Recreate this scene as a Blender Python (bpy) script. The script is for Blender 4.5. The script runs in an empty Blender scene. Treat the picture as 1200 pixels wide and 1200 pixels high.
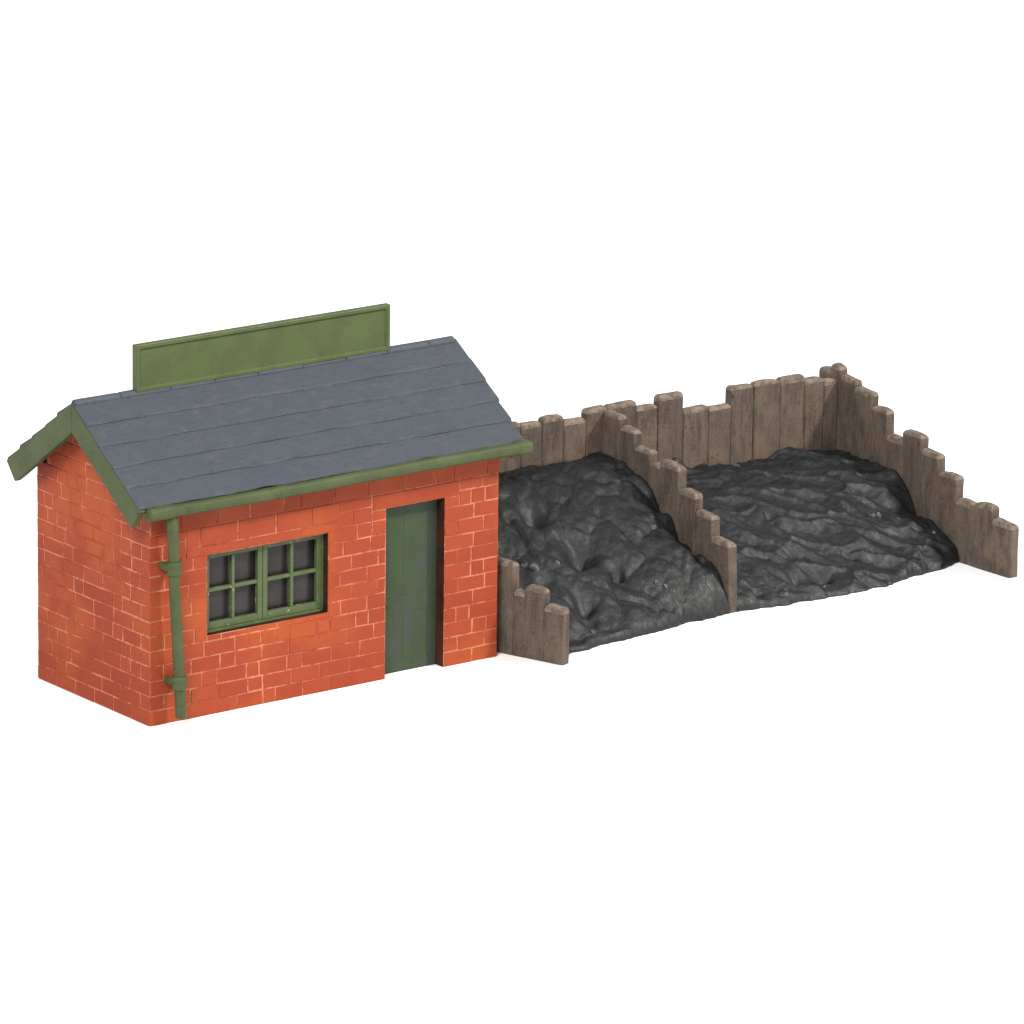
import bpy, bmesh, math, random
from mathutils import Vector, noise, Matrix
random.seed(11)
S = bpy.context.scene
COL = S.collection
PI = math.pi

# ------------------------------------------------------------------ materials
def srgb(r, g, b, k=None):
    k = KK if k is None else k
    f = lambda c: c / 12.92 if c <= .04045 else ((c + .055) / 1.055) ** 2.4
    return (f(r / 255) * k, f(g / 255) * k, f(b / 255) * k, 1)
KK = .62

class NT:
    def __init__(self, name):
        self.m = bpy.data.materials.new(name)
        self.m.use_nodes = True
        self.t = self.m.node_tree
        self.b = self.t.nodes['Principled BSDF']
        self.tc = self.n('ShaderNodeTexCoord')
    def n(self, k, **kw):
        x = self.t.nodes.new(k)
        for a, v in kw.items():
            setattr(x, a, v)
        return x
    def l(self, a, b):
        self.t.links.new(a, b)
    def noise(self, scale, detail=4, rough=.55, stretch=(1, 1, 1), loc=(0, 0, 0), dist=0):
        mp = self.n('ShaderNodeMapping')
        mp.inputs['Scale'].default_value = stretch
        mp.inputs['Location'].default_value = loc
        self.l(self.tc.outputs['Object'], mp.inputs['Vector'])
        x = self.n('ShaderNodeTexNoise')
        x.inputs['Scale'].default_value = scale
        x.inputs['Detail'].default_value = detail
        x.inputs['Roughness'].default_value = rough
        x.inputs['Distortion'].default_value = dist
        self.l(mp.outputs[0], x.inputs['Vector'])
        return x.outputs['Fac']
    def ramp(self, fac, a, b):
        x = self.n('ShaderNodeMapRange')
        x.inputs['From Min'].default_value = a
        x.inputs['From Max'].default_value = b
        x.interpolation_type = 'SMOOTHSTEP'
        self.l(fac, x.inputs['Value'])
        return x.outputs['Result']
    def mix(self, fac, a, b, blend='MIX'):
        x = self.n('ShaderNodeMix', data_type='RGBA', blend_type=blend)
        for s, v in ((x.inputs[0], fac), (x.inputs[6], a), (x.inputs[7], b)):
            if isinstance(v, (tuple, float, int)):
                s.default_value = v
            else:
                self.l(v, s)
        return x.outputs[2]
    def math(self, op, a, b=0.0):
        x = self.n('ShaderNodeMath', operation=op)
        for s, v in ((x.inputs[0], a), (x.inputs[1], b)):
            if isinstance(v, (float, int)):
                s.default_value = v
            else:
                self.l(v, s)
        return x.outputs[0]
    def attr(self, name):
        x = self.n('ShaderNodeAttribute', attribute_name=name)
        return x.outputs['Fac']
    def done(self, col, rough=.6, spec=.3, bumps=()):
        if isinstance(col, tuple):
            self.b.inputs['Base Color'].default_value = col
        else:
            self.l(col, self.b.inputs['Base Color'])
        if isinstance(rough, (float, int)):
            self.b.inputs['Roughness'].default_value = rough
        else:
            self.l(rough, self.b.inputs['Roughness'])
        self.b.inputs['Specular IOR Level'].default_value = spec
        prev = None
        for h, st, d in bumps:
            bp = self.n('ShaderNodeBump')
            bp.inputs['Strength'].default_value = st
            bp.inputs['Distance'].default_value = d
            self.l(h, bp.inputs['Height'])
            if prev:
                self.l(prev, bp.inputs['Normal'])
            prev = bp.outputs[0]
        if prev:
            self.l(prev, self.b.inputs['Normal'])
        return self.m

M = {}
K = 1.0
def brick_mat():
    t = NT('red_brick_paint')
    sh = t.attr('shade')
    c = t.mix(sh, srgb(150, 58, 29), srgb(160, 65, 34))
    n1 = t.noise(.55, 3, .5, loc=(3, 1, 7))
    c = t.mix(t.ramp(n1, .42, .68), c, srgb(170, 76, 34))
    n2 = t.noise(1.1, 4, .6, loc=(9, 2, 4))
    c = t.mix(t.math('MULTIPLY', t.ramp(n2, .55, .75), .3), c, srgb(128, 50, 28))
    n3 = t.noise(26, 3, .6)
    c = t.mix(t.math('MULTIPLY', t.ramp(n3, .6, .72), .28), c, srgb(196, 112, 86))
    n4 = t.noise(7, 4, .7, loc=(1, 5, 2))
    c = t.mix(t.math('MULTIPLY', t.ramp(n4, .58, .72), .4), c, srgb(120, 44, 26))
    return t.done(c, .62, .22, ((t.noise(14, 4, .6), .35, .03), (n3, .25, .012)))
def mortar_mat():
    t = NT('pale_pink_mortar')
    n1 = t.noise(.5, 4, .65, loc=(4, 4, 1))
    c = t.mix(t.ramp(n1, .40, .58), srgb(158, 76, 50), srgb(198, 126, 100))
    n2 = t.noise(6, 3, .6)
    c = t.mix(t.math('MULTIPLY', t.ramp(n2, .5, .64), .7), c, srgb(150, 62, 40))
    return t.done(c, .8, .15, ((t.noise(20, 3), .3, .02),))
def slate_mat():
    t = NT('painted_slate')
    sh = t.attr('shade')
    c = t.mix(sh, srgb(82, 89, 98), srgb(86, 93, 101))
    n1 = t.noise(.9, 5, .6, (1, 1.6, 1), (2, 3, 3))
    c = t.mix(t.math('MULTIPLY', t.ramp(n1, .4, .65), .6), c, srgb(80, 87, 97))
    n2 = t.noise(2.6, 5, .7, (.8, 1.2, 1), (7, 3, 1))
    c = t.mix(t.math('MULTIPLY', t.ramp(n2, .5, .7), .42), c, srgb(106, 106, 104))
    n3 = t.noise(34, 2, .5)
    c = t.mix(t.math('MULTIPLY', t.ramp(n3, .68, .76), .35), c, srgb(126, 124, 122))
    n4 = t.noise(5, 3, .6, (.5, 2, 2), (1, 1, 9))
    c = t.mix(t.math('MULTIPLY', t.ramp(n4, .62, .74), .5), c, srgb(56, 61, 68))
    return t.done(c, .6, .25, ((t.noise(9, 5, .6, (.7, 1, 1)), .5, .05), (t.noise(40, 2), .2, .01)))
def green_mat(name, a, b, dark, rough=.5, spec=.3, s=1.0, worn=None):
    t = NT(name)
    n1 = t.noise(1.3 * s, 4, .6, loc=(5, 1, 1))
    c = t.mix(t.ramp(n1, .35, .68), a, b)
    n2 = t.noise(3.2 * s, 4, .65, (.6, 1, 1), (2, 8, 2))
    c = t.mix(t.math('MULTIPLY', t.ramp(n2, .56, .72), .55), c, dark)
    if worn:
        n3 = t.noise(worn[1], 4, .65, (1, 1, .4) if 'door' in name else (1, 1, 1), loc=(6, 6, 3))
        c = t.mix(t.math('MULTIPLY', t.ramp(n3, worn[2], worn[2] + (.2 if 'door' in name else .06)), worn[3]), c, worn[0])
    return t.done(c, rough, spec, ((t.noise(12, 4, .6), .35, .025), (t.noise(50, 2), .15, .008)))
def wood_mat():
    t = NT('weathered_timber')
    sh = t.attr('shade')
    c = t.mix(sh, srgb(84, 74, 66), srgb(99, 87, 77))
    n1 = t.noise(2.6, 5, .65, (1.6, 1.6, .35), (2, 1, 5))
    c = t.mix(t.math('MULTIPLY', t.ramp(n1, .42, .62), .8), c, srgb(64, 55, 49))
    n2 = t.noise(1.2, 4, .6, loc=(1, 7, 5))
    c = t.mix(t.math('MULTIPLY', t.ramp(n2, .48, .7), .6), c, srgb(112, 92, 76))
    n3 = t.noise(42, 3, .6)
    c = t.mix(t.math('MULTIPLY', t.ramp(n3, .5, .68), .5), c, srgb(132, 117, 104))
    n5 = t.noise(24, 4, .7, (1, 1, .6), (8, 8, 1))
    c = t.mix(t.math('MULTIPLY', t.ramp(n5, .54, .7), .5), c, srgb(58, 50, 45))
    n4 = t.noise(5.5, 3, .6, loc=(3, 3, 8))
    c = t.mix(t.math('MULTIPLY', t.ramp(n4, .66, .76), .65), c, srgb(44, 40, 38))
    # coal dust left on the boards in blotches of its own
    return t.done(c, .8, .2, ((t.noise(7, 5, .65, (2, 2, .5)), .5, .05), (n3, .7, .03), (n5, .5, .03)))
def worn_mat():
    t = NT('worn_board_ends')
    c = t.mix(t.ramp(t.noise(6, 4, .65), .35, .65), srgb(92, 81, 71), srgb(128, 114, 103))
    n5 = t.noise(24, 4, .7)
    c = t.mix(t.math('MULTIPLY', t.ramp(n5, .54, .7), .5), c, srgb(66, 57, 51))
    return t.done(c, .85, .15, ((t.noise(9, 4, .6), .5, .05), (n5, .5, .03)))
def coal_mat():
    t = NT('black_coal')
    n1 = t.noise(1.8, 5, .6)
    c = t.mix(t.ramp(n1, .35, .7), srgb(28, 30, 32), srgb(42, 44, 46))
    n2 = t.noise(30, 3, .6)
    c = t.mix(t.math('MULTIPLY', t.ramp(n2, .55, .7), .5), c, srgb(74, 76, 77))
    r = t.mix(t.ramp(t.noise(4, 4, .6, loc=(3, 3, 3)), .35, .65), (.38, .38, .38, 1), (.60, .60, .60, 1))
    r = t.math('MAXIMUM', r, .3)
    return t.done(c, r, .37, ((t.noise(5, 4, .55), .45, .06), (t.noise(30, 3, .6), .55, .022)))

KK = 0.69
M['brick'] = brick_mat()
KK = 0.74
M['mortar'] = mortar_mat()
t = NT('shaded_reveal'); M['reveal'] = t.done(t.mix(t.ramp(t.noise(2.2, 4), .35, .7), srgb(44, 24, 17), srgb(70, 34, 22)), .8, .15, ((t.noise(12, 4), .4, .03),))  # shade inside the window and door openings put into a dark brown colour
KK = 0.50
M['slate'] = slate_mat()
KK = 0.52
M['trim'] = green_mat('moss_green_trim', srgb(80, 91, 54), srgb(91, 101, 64), srgb(64, 71, 47), .55, .22)
KK = 0.54
M['sign'] = green_mat('bright_green_sign', srgb(88, 103, 54), srgb(80, 93, 50), srgb(72, 84, 48), .45, .3)
KK = 0.62
M['frame'] = green_mat('window_green', srgb(80, 96, 58), srgb(88, 104, 66), srgb(66, 80, 48), .5, .3, 2,
                       (srgb(196, 164, 132), 5, .618, .9))
KK = 0.7
M['door'] = green_mat('dark_green_door', srgb(56, 74, 44), srgb(54, 67, 45), srgb(62, 68, 62), .5, .25, 1.3,
                      (srgb(62, 68, 66), 2.0, .45, .8))
KK = 0.85
M['wood'] = wood_mat(); M['worn'] = worn_mat()
KK = 0.40
M['coal'] = coal_mat()
KK = .8
t = NT('grey_fleck'); M['fleck'] = t.done(t.mix(t.ramp(t.noise(9), .3, .7), srgb(62, 62, 61), srgb(120, 119, 116)), .3, .6)
t = NT('dark_iron'); M['iron'] = t.done(t.mix(t.ramp(t.noise(9), .3, .7), srgb(22, 20, 18), srgb(40, 36, 30)), .6, .2)
t = NT('smoky_glass'); M['glass'] = t.done(t.mix(t.ramp(t.noise(1.4, 4), .3, .7), srgb(38, 34, 32), srgb(50, 47, 46)), .25, .25,
                                           ((t.noise(3, 3), .12, .02),))
t = NT('white_paper'); M['ground'] = t.done(t.mix(t.noise(.05, 2), (.90, .90, .90, 1), (.92, .92, .92, 1)), .9, .0)

# ------------------------------------------------------------------ helpers
def obj(name, bm, mats, parent=None, smooth=False, bevel=0, recalc=True):
    if recalc:
        bmesh.ops.recalc_face_normals(bm, faces=bm.faces)
    me = bpy.data.meshes.new(name)
    bm.to_mesh(me); bm.free()
    for m in (mats if isinstance(mats, (list, tuple)) else [mats]):
        me.materials.append(m)
    if smooth:
        for p in me.polygons:
            p.use_smooth = True
    o = bpy.data.objects.new(name, me)
    COL.objects.link(o)
    if parent:
        o.parent = parent
    if bevel:
        b = o.modifiers.new('bevel', 'BEVEL')
        b.width = bevel; b.segments = 2; b.limit_method = 'ANGLE'
    return o
def empty(name, label, cat, loc=(0, 0, 0), group=None):
    o = bpy.data.objects.new(name, None); COL.objects.link(o)
    o.location = loc
    o['label'] = label; o['category'] = cat
    if group: o['group'] = group
    return o
def tag(o, label, cat, group=None):
    o['label'] = label; o['category'] = cat
    if group: o['group'] = group
def new():
    bm = bmesh.new()
    bm.faces.layers.float.new('shade')
    return bm
def shade(bm, f, v):
    f[bm.faces.layers.float['shade']] = v
def face(bm, pts, mi=0, sv=.5):
    f = bm.faces.new([bm.verts.new(p) for p in pts])
    f.material_index = mi
    shade(bm, f, sv)
    return f
def box(bm, x0, x1, y0, y1, z0, z1, mi=0, sv=.5):
    v = [bm.verts.new((x, y, z)) for x in (x0, x1) for y in (y0, y1) for z in (z0, z1)]
    for q in ((0, 1, 3, 2), (4, 6, 7, 5), (0, 4, 5, 1), (2, 3, 7, 6), (0, 2, 6, 4), (1, 5, 7, 3)):
        f = bm.faces.new([v[i] for i in q]); f.material_index = mi; shade(bm, f, sv)
def prism(bm, poly, axis, a, b, mi=0, sv=.5):
    """poly of 2D points extruded along an axis; axis x: poly=(y,z); y: (x,z)"""
    P = (lambda p, t: (t, p[0], p[1])) if axis == 'x' else (lambda p, t: (p[0], t, p[1]))
    A = [bm.verts.new(P(p, a)) for p in poly]; B = [bm.verts.new(P(p, b)) for p in poly]
    n = len(poly)
    for f in [bm.faces.new(A), bm.faces.new(B[::-1])] + [bm.faces.new((A[i], B[i], B[(i + 1) % n], A[(i + 1) % n])) for i in range(n)]:
        f.material_index = mi; shade(bm, f, sv)
def loft(bm, rings, closed_ends=True, mi=0, sv=.5):
    V = [[bm.verts.new(p) for p in r] for r in rings]
    n = len(V[0]); out = []
    for a, b in zip(V, V[1:]):
        for i in range(n):
            out.append(bm.faces.new((a[i], a[(i + 1) % n], b[(i + 1) % n], b[i])))
    if closed_ends:
        out.append(bm.faces.new(V[0][::-1])); out.append(bm.faces.new(V[-1]))
    for f in out:
        f.material_index = mi; shade(bm, f, sv)
def nz(p, s, o=0):
    return noise.noise(Vector((p[0] * s + o, p[1] * s + o * 1.7, p[2] * s - o)))

# ------------------------------------------------------------------ setting
bm = new()
face(bm, [(-700, -700, 0), (900, -700, 0), (900, 900, 0), (-700, 900, 0)])
g = obj('ground', bm, M['ground'])
g['kind'] = 'structure'

# ------------------------------------------------------------------ the brick hut
L, W, H = 10.0, 4.708, 5.06
TH = .42
hut = empty('brick_hut', 'red brick coal office hut with slate roof, green door and green roof sign', 'hut')
EY, EZ = -.396, 5.36           # eaves line
RY, RZ = W / 2, 7.30           # ridge line
SLOPE = math.atan2(RZ - EZ, RY - EY)
def roof_z(y):
    y = y if y <= RY else W - y
    return EZ + (y - EY) * math.tan(SLOPE)
WX0, WX1, WZ0, WZ1 = 1.60, 5.03, 1.93, 3.86
DX0, DX1, DZ = 6.70, 8.42, 4.19

def wall():
    bm = new()
    # carcass: front wall with its openings
    xs = [0, WX0, WX1, DX0, DX1, L]; zs = [0, WZ0, WZ1, DZ, 5.36]
    def fill(i, j):
        if i < 0 or j < 0 or i >= len(xs) - 1 or j >= len(zs) - 1: return False
        if i == 1 and j == 1: return False
        if i == 3 and j <= 2: return False
        return True
    for i in range(len(xs) - 1):
        for j in range(len(zs) - 1):
            if not fill(i, j): continue
            x0, x1, z0, z1 = xs[i], xs[i + 1], zs[j], zs[j + 1]
            face(bm, [(x0, 0, z0), (x1, 0, z0), (x1, 0, z1), (x0, 0, z1)], 1)
            face(bm, [(x0, TH, z0), (x0, TH, z1), (x1, TH, z1), (x1, TH, z0)], 0)
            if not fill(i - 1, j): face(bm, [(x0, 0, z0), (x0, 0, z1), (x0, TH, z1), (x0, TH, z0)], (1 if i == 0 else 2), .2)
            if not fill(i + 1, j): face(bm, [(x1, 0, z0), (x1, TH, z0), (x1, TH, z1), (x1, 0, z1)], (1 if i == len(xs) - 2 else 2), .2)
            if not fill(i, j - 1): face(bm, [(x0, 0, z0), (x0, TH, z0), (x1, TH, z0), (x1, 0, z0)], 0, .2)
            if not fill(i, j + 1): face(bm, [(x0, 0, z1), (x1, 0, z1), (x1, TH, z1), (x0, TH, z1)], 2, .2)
    # gable walls and back wall
    for x0, x1 in ((0, TH), (L - TH, L)):
        prism(bm, [(TH + .002, 0), (W - TH - .002, 0), (W - TH - .002, roof_z(TH) - .22), (RY, RZ - .25), (TH + .002, roof_z(TH) - .22)], 'x', x0, x1, 1)
    box(bm, 0, L, W - TH, W, 0, 5.36, 1)
    # bricks, each a shallow chamfered block standing a hair proud of the joints
    def brick(o, u, n, u0, u1, z0, z1, proud=.011, plain=False):
        g_ = .015; c = .009
        o = Vector(o); u = Vector(u); n = Vector(n); zv = Vector((0, 0, 1))
        j = lambda s=.011: random.uniform(-s, s)
        p = proud + j(.006)
        base = [(u0 + g_ + j(), z0 + g_ + j()), (u1 - g_ + j(), z0 + g_ + j()), (u1 - g_ + j(), z1 - g_ + j()), (u0 + g_ + j(), z1 - g_ + j())]
        sgn = ((1, 1), (-1, 1), (-1, -1), (1, -1))
        A = [bm.verts.new(o + u * a + zv * b - n * .01) for a, b in base]
        B = [bm.verts.new(o + u * (a + s[0] * c) + zv * (b + s[1] * c) + n * (p + j(.003))) for (a, b), s in zip(base, sgn)]
        sv = random.random()
        fs = [bm.faces.new(B)] + [bm.faces.new((A[i], A[(i + 1) % 4], B[(i + 1) % 4], B[i])) for i in range(4)]
        for f in fs:
            f.material_index = 0; shade(bm, f, sv)
    def course(o, u, n, spans, z0, z1, k, proud=.011, long=.80, head=.3):
        for a, b in spans:
            if b - a < .05: continue
            p = a
            first = True
            while p < b - 1e-6:
                ln = long * random.uniform(.92, 1.08) if random.random() > head else long * .5 * random.uniform(.9, 1.1)
                if first:
                    ln = (.40 if k % 2 else .78) * random.uniform(.85, 1.1); first = False
                if b - (p + ln) < .22: ln = b - p
                brick(o, u, n, p, min(b, p + ln), z0, z1, proud)
                p += ln
    def cut(spans, a, b):
        out = []
        for s, e in spans:
            if b <= s or a >= e: out.append((s, e)); continue
            if a > s: out.append((s, a))
            if b < e: out.append((b, e))
        return out
    ch = .358
    zl = [i * ch for i in range(13)]                    # twelve ordinary courses
    for k in range(12):
        z0, z1 = zl[k], zl[k + 1]
        sp = [(-.015, L + .015)]
        if z1 > WZ0 + .1 and z0 < WZ1 - .1: sp = cut(sp, WX0, WX1)
        elif abs(z1 - WZ0) < .15 and z1 > WZ0: sp = cut(sp, WX0, WX1)
        if z0 < DZ - .3: sp = cut(sp, DX0, DX1)
        if k == 11: sp = cut(cut(sp, 1.0, 5.35), 6.3, 8.85)   # lintels over the window and the door
        course((0, 0, 0), (1, 0, 0), (0, -1, 0), sp, z0, z1, k)
    brick((0, 0, 0), (1, 0, 0), (0, -1, 0), 1.0, 5.35, WZ1 + .0, 4.10, .02)
    brick((0, 0, 0), (1, 0, 0), (0, -1, 0), 6.3, 8.85, DZ + .0, 4.57, .014)
    course((0, 0, 0), (1, 0, 0), (0, -1, 0), [(WX0, WX1)], 5 * ch, WZ0 + .005, 1, .008)
    course((0, 0, 0), (1, 0, 0), (0, -1, 0), [(6.3, DX0), (DX1, 8.85)], 11 * ch, DZ, 0)
    if True:                                             # soldier-less flat course, then the oversailing top course
        course((0, 0, 0), (1, 0, 0), (0, -1, 0), [(1.0, 5.35)], 4.10, 4.57, 1, .014, 1.0, .25)
        course((0, 0, 0), (1, 0, 0), (0, -1, 0), cut(cut([(-.015, L + .015)], 1.0, 5.35), 6.3, 8.85), 12 * ch, 4.57, 0)
        course((0, 0, 0), (1, 0, 0), (0, -1, 0), [(-.015, L + .015)], 4.57, 5.06, 0, .062, .95, .25)
        box(bm, -.004, L + .004, -.046, -.001, 4.60, 5.2, 1)
    for xx, nn in ((0, -1), (L, 1)):
        k = 0; z0 = 0
        while z0 < RZ - .75:
            z1 = z0 + ch
            if z1 <= 5.3: a, b = -.015, W + .015
            else:
                a = EY + (z1 + .30 - EZ) / math.tan(SLOPE); a = max(a, -.015); b = W - a
            if b - a > .3: course((xx, 0, 0), (0, 1, 0), (nn, 0, 0), [(a, b)], z0, z1, k, head=.38)
            z0 = z1; k += 1
    z0 = 0; k = 0
    while z0 < H - .2:
        course((0, W, 0), (1, 0, 0), (0, 1, 0), [(-.015, L + .015)], z0, z0 + ch, k); z0 += ch; k += 1
    return obj('wall', bm, [M['brick'], M['mortar'], M['reveal']], hut, recalc=True)
wall()

# floor inside, so that nothing shows through the glass
bm = new(); box(bm, TH, L - TH, TH, W - TH, .0, .06); obj('floor', bm, M['iron'], hut)

# ---- roof
X0, X1 = -.564, L + .475
def roof():
    bm = new()
    u = (math.cos(SLOPE), math.sin(SLOPE)); nrm = (-math.sin(SLOPE), math.cos(SLOPE))
    LEN = math.hypot(RY - EY, RZ - EZ)
    # slab
    off = lambda d, h, s: ((EY + u[0] * d + nrm[0] * h) if s > 0 else W - (EY + u[0] * d + nrm[0] * h), EZ + u[1] * d + nrm[1] * h)
    poly = [off(0.02, .004, 1), (RY, RZ + .004), off(0.02, .004, -1), off(.02, -.17, -1), (RY, RZ - .22), off(.02, -.17, 1)]
    prism(bm, poly, 'x', X0 + .02, X1 - .06, 0, .2)
    rows = 5; top = LEN + .0
    pitch = (top - .10) / rows
    nx = 120
    for s in (1, -1):
        for k in range(rows):
            d0 = k * pitch; d1 = d0 + pitch + .10
            # slates of this course, steps of a hair in height between them
            xend = random.uniform(-.05, .03)
            edges = []; x = X0 + (0 if k % 2 else -.45)
            while x < X1:
                edges.append((x, random.uniform(-.010, .010), random.uniform(-.018, .018), random.random()))
                x += random.uniform(.8, 1.3)
            bot, topv, und, under2, shs = [], [], [], [], []
            for i in range(nx + 1):
                x = X0 + (X1 + xend - X0) * i / nx
                e = [q for q in edges if q[0] <= x][-1]
                w = .012 * nz((x, k * 3.1, s), 1.5) + .008 * nz((x, k, s * 5), 5)
                h0 = .086 + e[1] * .12 + w + .034 * nz((x, k * 2.3, 8 * s), .9)
                dd = d0 + e[2] * .6 + .03 * nz((x, k, 2), 1.1) + .014 * nz((x, k, 2), 4.3)
                endr = min(1, min(x - X0, X1 + xend - x) / .12) 
                h0 -= .03 * (1 - endr) ** 2
                shs.append(.35 + .3 * e[3])
                for lst, d, h in ((und, dd + .005, -.055), (bot, dd - .012, h0 * .45), (under2, dd + .045, h0), (topv, d1, .012)):
                    y, z = off(d, h, s); lst.append(bm.verts.new((x, y, z)))
            for i in range(nx):
                for a, b in ((und, bot), (bot, under2), (under2, topv)):
                    f = bm.faces.new((a[i], a[i + 1], b[i + 1], b[i])); shade(bm, f, shs[i])
            for i in (0, nx):
                f = bm.faces.new((und[i], bot[i], under2[i], topv[i])); shade(bm, f, .1)
    return obj('roof', bm, M['slate'], hut)
rf = roof()
bm = new()                                               # rounded ridge tiles
x = X0 + .05; i = 0
ends = []
while x < X1 - .35:
    ln = random.uniform(1.15, 1.4)
    xe = min(x + ln, X1 - .12)
    rings = []
    r = .12 + random.uniform(-.006, .006)
    for tt, rr in ((0, .93), (.03, .98), (.12, 1.0), (.5, 1), (.9, 1), (.98, .97), (1, .9)):
        xx = x + (xe - x - .012) * tt
        ring = []
        for a in range(13):
            th = PI * a / 12
            ring.append((xx, RY - math.cos(th) * r * 1.0 * rr, RZ - .05 + math.sin(th) * r * rr * 1.15 + .012 * nz((xx, a * .3, i), 2)))
        ring.append((xx, RY, RZ - .2))
        rings.append(ring)
    loft(bm, rings, sv=random.random())
    x = xe; i += 1
obj('ridge_tiles', bm, M['slate'], rf, smooth=True)

# ---- barge boards
def barge(xa, xb):
    for s in (1, -1):
        bm = new()
        c, sn = math.cos(SLOPE), math.sin(SLOPE)
        def P(d, h):
            y = EY + c * d - sn * h; z = EZ + sn * d + c * h
            return (y if s > 0 else W - y, z)
        LEN = math.hypot(RY - EY, RZ - EZ)
        hb, ht = -.57, .004
        zt = RZ + ht / c; zb = RZ + hb / c
        n = 14
        lo = [P(.0 + (LEN * .0), hb)]
        # subdivided so that the board can wander a little
        topl, botl = [], []
        for i in range(n + 1):
            f = i / n
            a = P(-.06, ht); b = (RY, zt)
            topl.append((a[0] + (b[0] - a[0]) * f, a[1] + (b[1] - a[1]) * f + .012 * nz((f * 6, s, xa), 1)))
            a = P(-.02, hb); b = (RY, zb)
            botl.append((a[0] + (b[0] - a[0]) * f, a[1] + (b[1] - a[1]) * f + .02 * nz((f * 6, s + 3, xa), 1)))
        rings = []
        for (ty, tz), (by, bz) in zip(topl, botl):
            w = .014 * nz((ty, tz, xa), 1.4)
            rings.append([(xa + w, by, bz), (xa + w, ty, tz), (xb, ty, tz), (xb, by, bz)])
        loft(bm, rings)
        obj('bargeboard', bm, M['trim'], hut, bevel=.02)
barge(X0 - .016, X0 + .16)
barge(X1 - .18, X1 - .02)

# ---- gutters and downpipe
def gutter(front):
    bm = new()
    def ring(x, k=1.0, dz=0):
        prof = [(.12, .02), (-.02, .03), (-.10, .02), (-.155, -.03), (-.17, -.11), (-.14, -.20), (-.07, -.255), (.02, -.265), (.10, -.22)]
        out = []
        for py, pz in prof:
            y = EY - .05 + py * k; z = EZ - .015 + (pz + .1) * k - .1 + dz + .010 * nz((x, py * 3, 3), 1.1) - .012 * math.sin(x * .55)
            out.append((x, y if front else W - y, z))
        return out
    xa, xb = X0 + .19, X1 + .10
    st = [(xa, .7), (xa + .03, 1.08), (xa + .7, 1.10), (xa + .74, 1.0)]
    x = xa + 1.1
    while x < xb - .5:
        st.append((x, 1.0 + .02 * nz((x, 0, 0), 1.3)))
        if abs(x - 3.1) < .25 or abs(x - 7.6) < .25:
            st += [(x + .02, 1.07), (x + .30, 1.07), (x + .32, 1.0)]
        x += .5
    st += [(xb - .40, 1.0), (xb - .37, 1.14), (xb - .05, 1.16), (xb - .015, 1.05), (xb, .72)]
    st.sort()
    loft(bm, [ring(x, k) for x, k in st])
    return obj('gutter', bm, M['trim'], hut, bevel=.012)
gutter(True); gutter(False)

def tube(bm, pts, n=16, mi=0):
    rings = []
    for i, (p, r) in enumerate(pts):
        ring = []
        for a in range(n):
            th = 2 * PI * a / n
            ring.append((p[0] + math.cos(th) * r, p[1] + math.sin(th) * r, p[2]))
        rings.append(ring)
    loft(bm, rings, mi=mi)
def pipe():
    bm = new()
    xt, xb_ = .37, .63; yy = -.36
    X = lambda z: xb_ + (xt - xb_) * z / 5.0
    pts = []
    for z, r in ((.20, .115), (.24, .134), (.5, .134), (.86, .132), (.88, .135), (2.4, .132), (3.6, .132), (4.4, .138), (4.75, .142), (4.95, .148), (5.14, .15)):
        pts.append(((X(z) + .03 * nz((z, 0, 0), .8), yy + .015 * nz((z, 4, 0), .9), z), r))
    tube(bm, pts)
    o = obj('downpipe', bm, M['trim'], hut, smooth=True)
    for z in (1.06, 3.83):
        bm = new()
        c = (X(z), yy)
        tube(bm, [((c[0], c[1], z - .17), .15), ((c[0], c[1], z - .13), .175), ((c[0], c[1], z - .03), .175), ((c[0], c[1], z), .175), ((c[0], c[1], z + .05), .19),
                  ((c[0], c[1], z + .13), .19), ((c[0], c[1], z + .16), .17)])
        box(bm, c[0] - .20, c[0] - .10, -.36, -.022, z - .05, z + .11)      # ear screwed to the wall
        box(bm, c[0] + .10, c[0] + .20, -.36, -.022, z - .05, z + .11)
        obj('collar', bm, M['trim'], o, bevel=.015)
pipe()

# ---- sign on the ridge
SX0, SX1, SZ0, SZ1 = 1.16, 8.42, 7.33, 8.45
bm = new(); box(bm, SX0 + .05, SX1 - .05, RY - .065, RY + .06, SZ0 + .04, SZ1 - .04)
sg = obj('roof_sign', bm, M['sign'], hut)
sg['label'] = 'long blank green signboard standing on the ridge'
bm = new()
def rail(p0, p1, w, y0, y1):
    pass
fy = RY - .112
# mitred frame: outer rectangle, inner rectangle with a sloping inner moulding
def ringpts(i, y): return [(SX0 + i, y, SZ0 + i * .8), (SX1 - i, y, SZ0 + i * .8), (SX1 - i, y, SZ1 - i), (SX0 + i, y, SZ1 - i)]
R_ = [ringpts(0, RY + .07), ringpts(0, fy + .012), ringpts(.015, fy), ringpts(.085, fy), ringpts(.13, RY - .072), ringpts(.13, RY - .05)]
V = [[bm.verts.new(p) for p in r] for r in R_]
for a, b in zip(V, V[1:] + V[:1]):
    for i in range(4):
        bm.faces.new((a[i], a[(i + 1) % 4], b[(i + 1) % 4], b[i]))
obj('sign_frame', bm, M['sign'], sg)

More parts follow.
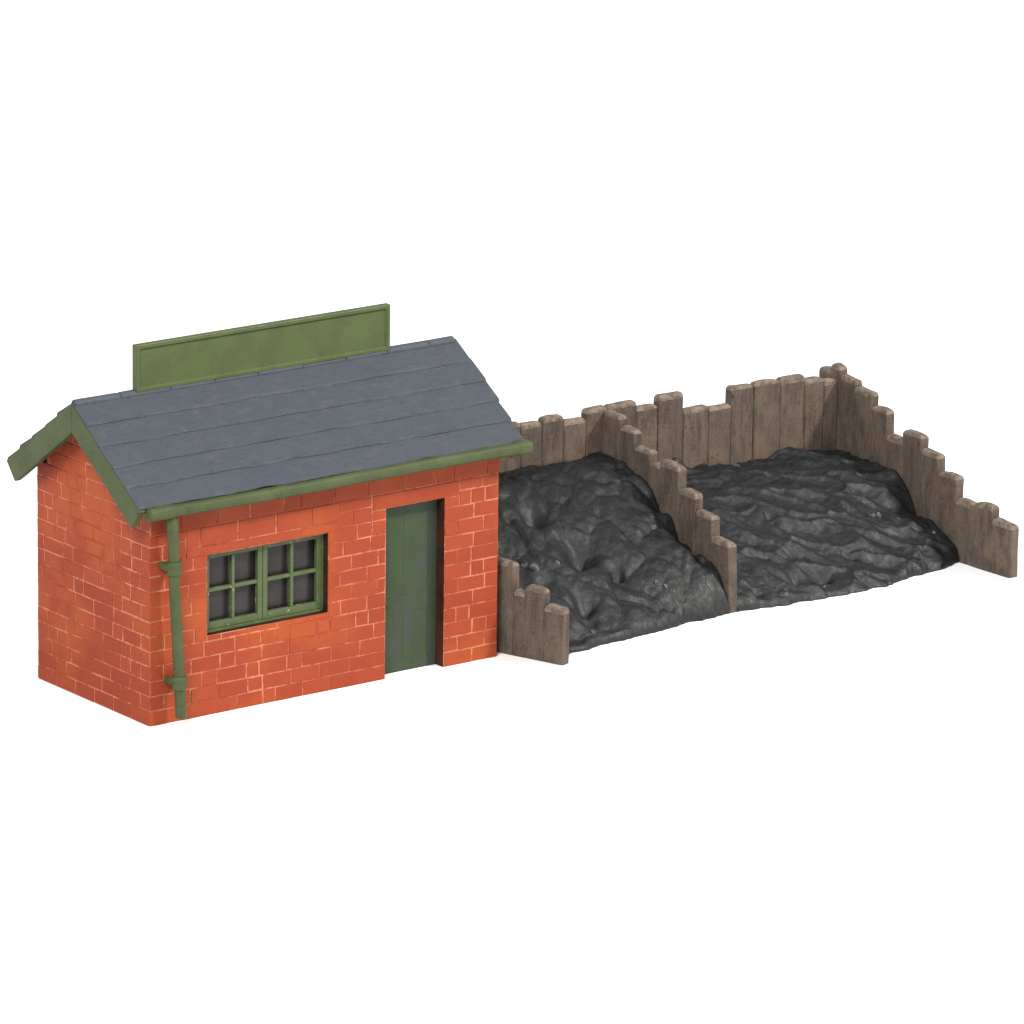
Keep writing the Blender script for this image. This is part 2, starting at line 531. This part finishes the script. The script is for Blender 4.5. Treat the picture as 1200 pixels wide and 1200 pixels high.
# ---- window
def window():
    wy = .17
    bm = new()                                           # outer frame
    fr = .05
    x0, x1, z0, z1 = WX0 + .004, WX1 - .004, WZ0 + .004, WZ1 - .004
    box(bm, x0, x0 + fr, wy, wy + .16, z0, z1)
    box(bm, x1 - fr, x1, wy, wy + .16, z0, z1)
    box(bm, x0 + fr, x1 - fr, wy + .002, wy + .16, z1 - .045, z1)
    box(bm, x0 + fr, x1 - fr, wy - .03, wy + .16, z0, z0 + .06)
    w = obj('window', bm, M['frame'], hut, bevel=.008)
    xm = (x0 + x1) / 2 - .02
    for a, b in ((x0 + fr, xm - .006), (xm + .006, x1 - fr)):
        bm = new()
        ya, yb = wy + .012, wy + .13
        za, zb = z0 + .062, z1 - .047
        sl = .135; bt = .17; tp = .10; mu = .085
        box(bm, a, a + sl, ya, yb, za, zb)
        box(bm, b - sl, b, ya, yb, za, zb)
        box(bm, a + sl, b - sl, ya + .003, yb, za, za + bt)
        box(bm, a + sl, b - sl, ya + .003, yb, zb - tp, zb)
        mid = (a + b) / 2; zm = za + bt + (zb - tp - za - bt) * .5
        box(bm, mid - mu / 2, mid + mu / 2, ya + .012, yb, za + bt, zb - tp)
        box(bm, a + sl, mid - mu / 2, ya + .016, yb, zm - mu / 2, zm + mu / 2)
        box(bm, mid + mu / 2, b - sl, ya + .016, yb, zm - mu / 2, zm + mu / 2)
        c = obj('casement', bm, M['frame'], w, bevel=.014)
        bm = new()
        box(bm, a + .05, b - .05, yb + .07, yb + .11, za + .06, zb - .04)
        obj('glass', bm, M['glass'], c)
window()

# ---- door
def door():
    bm = new()
    dy = .31
    x0, x1, z0, z1 = DX0 + .006, DX1 - .006, .01, DZ - .006
    box(bm, x0, x1, dy, dy + .12, z0, z1)
    xm = (x0 + x1) / 2
    # stiles, rails and muntin stand a little proud of the panels
    st = .2; pr = .012
    for a, b, c, d in ((x0, x0 + st, z0, z1), (x1 - st, x1, z0, z1)):
        box(bm, a, b, dy - pr, dy + .02, c, d)
    for c, d in ((z0, z0 + .3), (1.45, 1.85), (z1 - .25, z1)):
        box(bm, x0 + st, x1 - st, dy - pr + .003, dy + .02, c, d)
    for c, d in ((z0 + .3, 1.45), (1.85, z1 - .25)):
        box(bm, xm - .12, xm + .12, dy - pr + .004, dy + .02, c, d)
    d = obj('door', bm, M['door'], hut, bevel=.012)
    bm = new(); tube(bm, [((x0 + .16, dy - .06, 1.62), .02), ((x0 + .16, dy - .06, 1.64), .05), ((x0 + .16, dy - .06, 1.72), .05), ((x0 + .16, dy - .06, 1.74), .02)], 10)
    obj('handle', bm, M['iron'], d, smooth=True)
door()

# ------------------------------------------------------------------ the coal bunker
bunker = empty('coal_bunker', 'open two bay coal bunker of stepped brown grey timber boards beside the brick hut', 'coal bunker', (10.2, 0, 0))
def plank(bm, a, b, t, ztop, tl=0, tr=0, seed=0, lean=(0, 0), gap=.006, ch_=.03):
    """upright board: a,b = ends of its inner foot line; thickness t to the left of a->b"""
    a = Vector((a[0], a[1], 0)); b = Vector((b[0], b[1], 0))
    u = (b - a); w = u.length; u.normalize(); n = Vector((-u.y, u.x, 0))
    g_ = gap; c = ch_
    base = []
    def edge(p, q, k):
        for i in range(k): base.append((p[0] + (q[0] - p[0]) * i / k, p[1] + (q[1] - p[1]) * i / k))
    lo, hi = g_, w - g_
    edge((lo + c, 0), (hi - c, 0), 4); edge((hi - c, 0), (hi, c), 1); edge((hi, c), (hi, t - c), 2); edge((hi, t - c), (hi - c, t), 1)
    edge((hi - c, t), (lo + c, t), 4); edge((lo + c, t), (lo, t - c), 1); edge((lo, t - c), (lo, c), 2); edge((lo, c), (lo + c, 0), 1)
    hump = random.choice((0, 0, .012, .025)); dz = random.uniform(-.03, .02); dn = random.uniform(-1, 1) * (.02 if ch_ > .02 else .007)
    rings = []
    lv = [0, .02] + [.02 + (ztop - .12 - .02) * i / 12 for i in range(1, 13)] + [ztop - .07, ztop - .025, ztop]
    for z in lv:
        ins = 0 if z < ztop - .11 else {0: .0, 1: .006, 2: .028, 3: .062}[min(3, lv.index(z) - len(lv) + 4)]
        ring = []
        for s, d in base:
            s2 = s + (w / 2 - s) * ins / (w / 2); d2 = d + (t / 2 - d) * min(.9, ins / (t / 2))
            p = a + u * s2 + n * (d2 + dn)
            top = 0
            if z > ztop - .12:
                top = .035 * nz((p.x, p.y, seed), 2.2) + dz
                top += (tl + (tr - tl) * s / w) + hump * (1 - (2 * s / w - 1) ** 2)
            zz = z + top
            j = .012 if z > .01 else 0
            q = Vector((p.x, p.y, zz))
            q += n * (j * 1.6 * nz(q, 1.6, seed)) + u * (j * nz(q, 2.3, seed + 9))
            q += n * (lean[1] * z) + u * (lean[0] * z)
            ring.append(q)
        rings.append(ring)
    nf = len(bm.faces)
    loft(bm, rings, sv=random.random())
    bm.faces.ensure_lookup_table()
    nb = len(base)
    for f in bm.faces[nf + nb * (len(rings) - 4) :]:
        if f.calc_center_median().z > .3: f.material_index = 1

def panel(name, pts, tops, t, label=None, lean=None, gap=.006, ch_=.03):
    """pts: foot line of the boards (inner face), tops: height of each board"""
    bm = new()
    for i, (p, q, z) in enumerate(zip(pts, pts[1:], tops)):
        plank(bm, p, q, t, z, random.uniform(-.02, .03), random.uniform(-.03, .02), i * 3.7, (lean[i] if lean else (0, 0)), gap, ch_)
    o = obj(name, bm, [M['wood'], M['worn']], bunker, smooth=False)
    o.matrix_parent_inverse = Matrix.Translation((-10.2, 0, 0))
    if label: o['label'] = label
    return o
T = .27
BY = 4.90
# back panel, boards left to right (foot line walks towards -x so that the thickness lies behind)
bx = [10.45, 11.1, 11.75, 12.4, 13.05, 13.7, 14.37, 15.05, 15.72, 16.42, 17.10, 18.0, 18.7, 19.5, 20.32, 21.05, 21.8, 22.65, 23.46, 24.1, 24.57]
bz = [3.9, 4.05, 3.85, 4.1, 4.0, 4.12, 4.02, 4.09, 3.92, 4.12, 4.13, 3.96, 4.12, 3.68, 3.62, 4.05, 4.05, 3.98, 3.87, 3.74]
panel('back_panel', [(x, BY) for x in bx], bz, T)
# right side: boards walk from the front to the back so the thickness lies outside (+x)... inner face at the foot line
ry = [5.72, 5.25, 4.87, 4.27, 3.62, 2.97, 2.33, 1.62, .95, .22, -.42, -1.12, -1.84]
rz = [3.90, 4.09, 3.86, 3.65, 3.33, 2.66, 2.98, 2.60, 2.21, 1.61, 1.70, 1.37]
def rx(y): return 24.58 if y > 1 else 24.58 + .012 * (1 - y) ** 2 
panel('side_panel', [(rx(y), y) for y in ry], rz, T, gap=.001, ch_=.014)
# divider
dy_ = [4.88, 4.22, 3.62, 2.97, 2.58, 1.82, 1.13, .46, -.30]
dz_ = [4.05, 3.80, 3.42, 3.15, 3.24, 2.70, 2.31, 1.76]
panel('divider', [(16.92, y) for y in dy_], dz_, T, lean=[(0, 0)] * 7 + [(-.06, 0)], gap=.003, ch_=.02)
# left side against the hut
ly = [5.22, 4.6, 3.9, 3.2, 2.5, 1.8, 1.15, .5, -.14, -.46, -.98, -1.52]
lz = [4.0, 3.85, 3.7, 3.5, 3.2, 2.95, 2.65, 2.31, 1.63, 1.80, 1.38]
def lx(y): return 10.16 if y > .5 else 10.16 + (.5 - y) * .34
panel('side_panel', [(lx(y), y) for y in ly], lz, T, gap=.001, ch_=.014)

# ------------------------------------------------------------------ coal heaps
def lerp(tab, v):
    if v <= tab[0][0]: return tab[0][1]
    for (a, p), (b, q) in zip(tab, tab[1:]):
        if v <= b: return p + (q - p) * (v - a) / (b - a)
    return tab[-1][1]
def heap(name, xl, xr, front, prof_l, prof_r, seed, label, squash, flecks, lumps):
    bm = new()
    nx, ny = 190, 170
    V = []
    y1 = BY + .02
    for i in range(nx + 1):
        fx = i / nx
        col = []
        yf0 = None
        for j in range(ny + 1):
            fy = j / ny
            fyw = fy ** 1.25
            xa = xl(0); 
            x_ = None
            # foot of the heap wanders along the front
            xg = xl(2) + (xr(2) - xl(2)) * fx
            yf = lerp(front, xg) + .12 * nz((xg, 0, seed), .9) + .10 * nz((xg, 3, seed), 2.4) + .04 * nz((xg, 5, seed), 6)
            y = yf + (y1 - yf) * fyw
            x = xl(y) + (xr(y) - xl(y)) * fx
            d = y - yf
            wr = fx ** 5
            prof = lerp(prof_l, y) * (1 - wr) + lerp(prof_r, y) * wr
            lip = min(1, d / .16); lip = math.sqrt(max(0, 1 - (1 - lip) ** 2))
            # shallow lumps with soft creases between them, drawn out sideways in the flatter heap
            ca, cb = (.8 * x - .6 * y), (.6 * x + .8 * y)
            q = Vector((ca * (1.0 if squash == 1 else .72) + seed, cb * 1.05 * squash, seed))
            wv = Vector((noise.noise(q * .9), noise.noise(q * .9 + Vector((7, 3, 1))), 0))
            q += wv * .55
            dist, _ = noise.voronoi(q)
            pil = math.exp(-2.6 * max(0, dist[1] - dist[0]))
            dome = max(0, 1 - dist[0] ** 2)
            q3 = Vector((ca * 2.5, cb * 2.5 * squash, seed + 4)) + wv * .6
            d3, _ = noise.voronoi(q3)
            pil3 = 1 - math.exp(-2.4 * max(0, d3[1] - d3[0]))
            big = noise.noise(Vector((x * .6, y * .65, seed * 2))) * .10
            amp = min(1, d / .22)
            z = prof * lip + amp * (big + (.12 * (1 - math.exp(-2.2 * max(0, dist[1] - dist[0])) - .5) + .07 * (dome - .6) if squash == 1 else .16 * (pil - .35) - .04 * (dome - .6)) + .035 * (pil3 - .5) + .05 * nz((ca, cb * squash, seed), 1.7) + .03 * nz((x, y, seed), 3.4) + .014 * nz((x, y, seed), 8) + .008 * nz((x, y, seed), 19))
            e = min(fx * (xr(2) - xl(2)), (1 - fx) * (xr(2) - xl(2)))
            if e < .14: z -= .16 * (1 - e / .14) ** 2 * amp
            for gx, gy, gr, gh in lumps:
                z += gh * math.exp(-((x - gx) ** 2 + (y - gy) ** 2) / gr ** 2)
            z = max(z, .03 + .02 * min(1, d / .1))
            col.append(bm.verts.new((x, y, z)))
        V.append(col)
    for i in range(nx):
        for j in range(ny):
            f = bm.faces.new((V[i][j], V[i + 1][j], V[i + 1][j + 1], V[i][j + 1])); shade(bm, f, .5); f.smooth = True
    # skirt down to the ground
    rim = [V[i][0] for i in range(nx + 1)] + [V[nx][j] for j in range(1, ny + 1)] + [V[i][ny] for i in range(nx - 1, -1, -1)] + [V[0][j] for j in range(ny - 1, 0, -1)]
    low = [bm.verts.new((v.co.x, v.co.y, .002)) for v in rim]
    n = len(rim)
    for k in range(n):
        f = bm.faces.new((rim[k], low[k], low[(k + 1) % n], rim[(k + 1) % n])); shade(bm, f, .5)
    f = bm.faces.new(low[::-1]); shade(bm, f, .5)
    # a few bright mineral flecks bedded in the surface
    for wx, wy, sz in flecks:
        v = min((q for col in V for q in col), key=lambda q: (q.co.x - wx) ** 2 + (q.co.y - wy) ** 2).co
        for _ in range(3):
            c = v + Vector((random.uniform(-1, 1) * sz, random.uniform(-1, 1) * sz, random.uniform(-.5, .2) * sz))
            pts = []
            for a in range(5):
                th = a * 2 * PI / 5 + random.random()
                pts.append(c + Vector((math.cos(th) * sz * random.uniform(.4, 1), math.sin(th) * sz * random.uniform(.3, .7), math.sin(th) * sz * .8 + .01)))
            topv = bm.verts.new(c + Vector((0, -.5 * sz, sz * .7)))
            P = [bm.verts.new(p) for p in pts]
            for a in range(5):
                f = bm.faces.new((P[a], P[(a + 1) % 5], topv)); f.material_index = 1; shade(bm, f, .5)
            f = bm.faces.new(P[::-1]); f.material_index = 1
    o = obj(name, bm, [M['coal'], M['fleck']], None, recalc=False)
    tag(o, label, 'coal heap', 'coal heaps in the bunker')
    return o
heap('coal_heap', lambda y: lx(y) + .22, lambda y: 16.95,
     [(10, -1.0), (11.7, -.82), (14.2, -.56), (17, -.30)],
     [(-1, .10), (-.5, .26), (0, .60), (1, 1.22), (2, 1.75), (3, 2.3), (4, 2.78), (5, 3.02)],
     [(-.5, .2), (-.3, .35), (.1, 1.05), (.5, 1.45), (1.5, 1.82), (2.1, 2.2), (3.3, 2.78), (4, 3.02), (5, 3.02)],
     2.3, 'taller black coal heap in the bunker bay nearest the brick hut', 1.0,
     [(12.26, 1.59, .15), (12.3, 1.5, .12), (12.94, 1.47, .05), (15.16, .34, .07), (15.3, .2, .05), (16.42, -.05, .06), (12.53, -.45, .05), (15.44, .06, .04)],
     [(13.32, 2.96, .3, -.4), (13.82, 1.76, .42, -.6), (14.38, .97, .18, -.35), (11.89, 2.2, .3, -.1), (12.92, .35, .26, -.4),
      (12.26, 1.04, .3, -.2), (12.66, -.09, .2, -.25), (16.88, 2.4, .26, -.3), (16.86, 1.65, .28, -.5), (16.8, 1.1, .26, -.5), (16.75, .62, .24, -.35),
       (15.5, 1.3, .9, .12), (14.8, 3.0, .8, .1)])
heap('coal_heap', lambda y: 17.17, lambda y: 24.62,
     [(17, -.34), (18.5, -.5), (20.6, -.66), (23, -.42), (24.6, .02)],
     [(-.6, .10), (0, .36), (1, .88), (2, 1.36), (3, 1.74), (4, 1.95), (5, 2.0)],
     [(-.1, .2), (.1, .4), (.75, .68), (1.57, 1.15), (2.04, 1.62), (3.2, 1.85), (4.2, 1.85), (5, 1.75)],
     8.6, 'lower rippled black coal heap in the bunker bay farthest from the hut', 1.55,
     [(23.14, 1.49, .10), (22.95, 1.5, .06), (24.19, .55, .07), (21.25, .58, .05), (18.79, -.28, .06), (20.97, 4.6, .09), (19.9, -.3, .04)],
     [(17.97, -.05, .24, -.2), (18.5, -.05, .2, -.15), (19.22, 0, .2, -.25), (19.7, .05, .2, -.15), (20.16, .03, .2, -.25), (21.31, .48, .22, -.2), (20.06, 2.03, .18, -.22),
      (23.42, -.3, .25, -.12), (24.45, 1.7, .3, -.35), (24.5, 2.4, .3, .15), (19.2, 4.86, .28, .4), (22.9, 4.8, .6, .2), (17.6, 4.8, .4, .15), (24.3, .5, .3, .15)])

# ------------------------------------------------------------------ camera
cam = bpy.data.cameras.new('camera')
cam.sensor_width = 36; cam.lens = 36 * 8000 / 1200
cam.clip_start = 1; cam.clip_end = 3000
co = bpy.data.objects.new('camera', cam); COL.objects.link(co)
yaw, pit, roll = .6476, .2688, -.0126
fw = Vector((math.sin(yaw) * math.cos(pit), math.cos(yaw) * math.cos(pit), -math.sin(pit)))
r = Vector((math.cos(yaw), -math.sin(yaw), 0)); d = fw.cross(r)
r2 = r * math.cos(roll) + d * math.sin(roll); d2 = -r * math.sin(roll) + d * math.cos(roll)
mx = Matrix((( r2.x, -d2.x, -fw.x), (r2.y, -d2.y, -fw.y), (r2.z, -d2.z, -fw.z))).to_4x4()
co.matrix_world = Matrix.Translation((-84.3799, -125.3242, 46.8176)) @ mx
S.camera = co

# ------------------------------------------------------------------ light: an even white world, one large soft key and an added fill
w = bpy.data.worlds.new('World'); S.world = w; w.use_nodes = True
bg = w.node_tree.nodes['Background']
bg.inputs['Color'].default_value = (.98, .99, 1, 1)
bg.inputs['Strength'].default_value = .62
def area(name, loc, target, size, power, color):
    l = bpy.data.lights.new(name, 'AREA'); l.size = size; l.energy = power; l.color = color
    o = bpy.data.objects.new(name, l); COL.objects.link(o)
    o.location = loc
    o.rotation_euler = (Vector(target) - Vector(loc)).to_track_quat('-Z', 'Y').to_euler()
    return o
key = area('softbox', (12 + 150, -165, 190), (12, 2, 2), 24, 1000000, (1, .955, .90))
fill = area('added_fill', (-160, -128, 182), (10, 2, 2), 80, 880000, (1, .99, .97))  # unseen fill lamp, added to bring the gable up to the front wall

S.view_settings.view_transform = 'Standard'
S.view_settings.look = 'None'
S.view_settings.exposure = 0
S.view_settings.gamma = 1
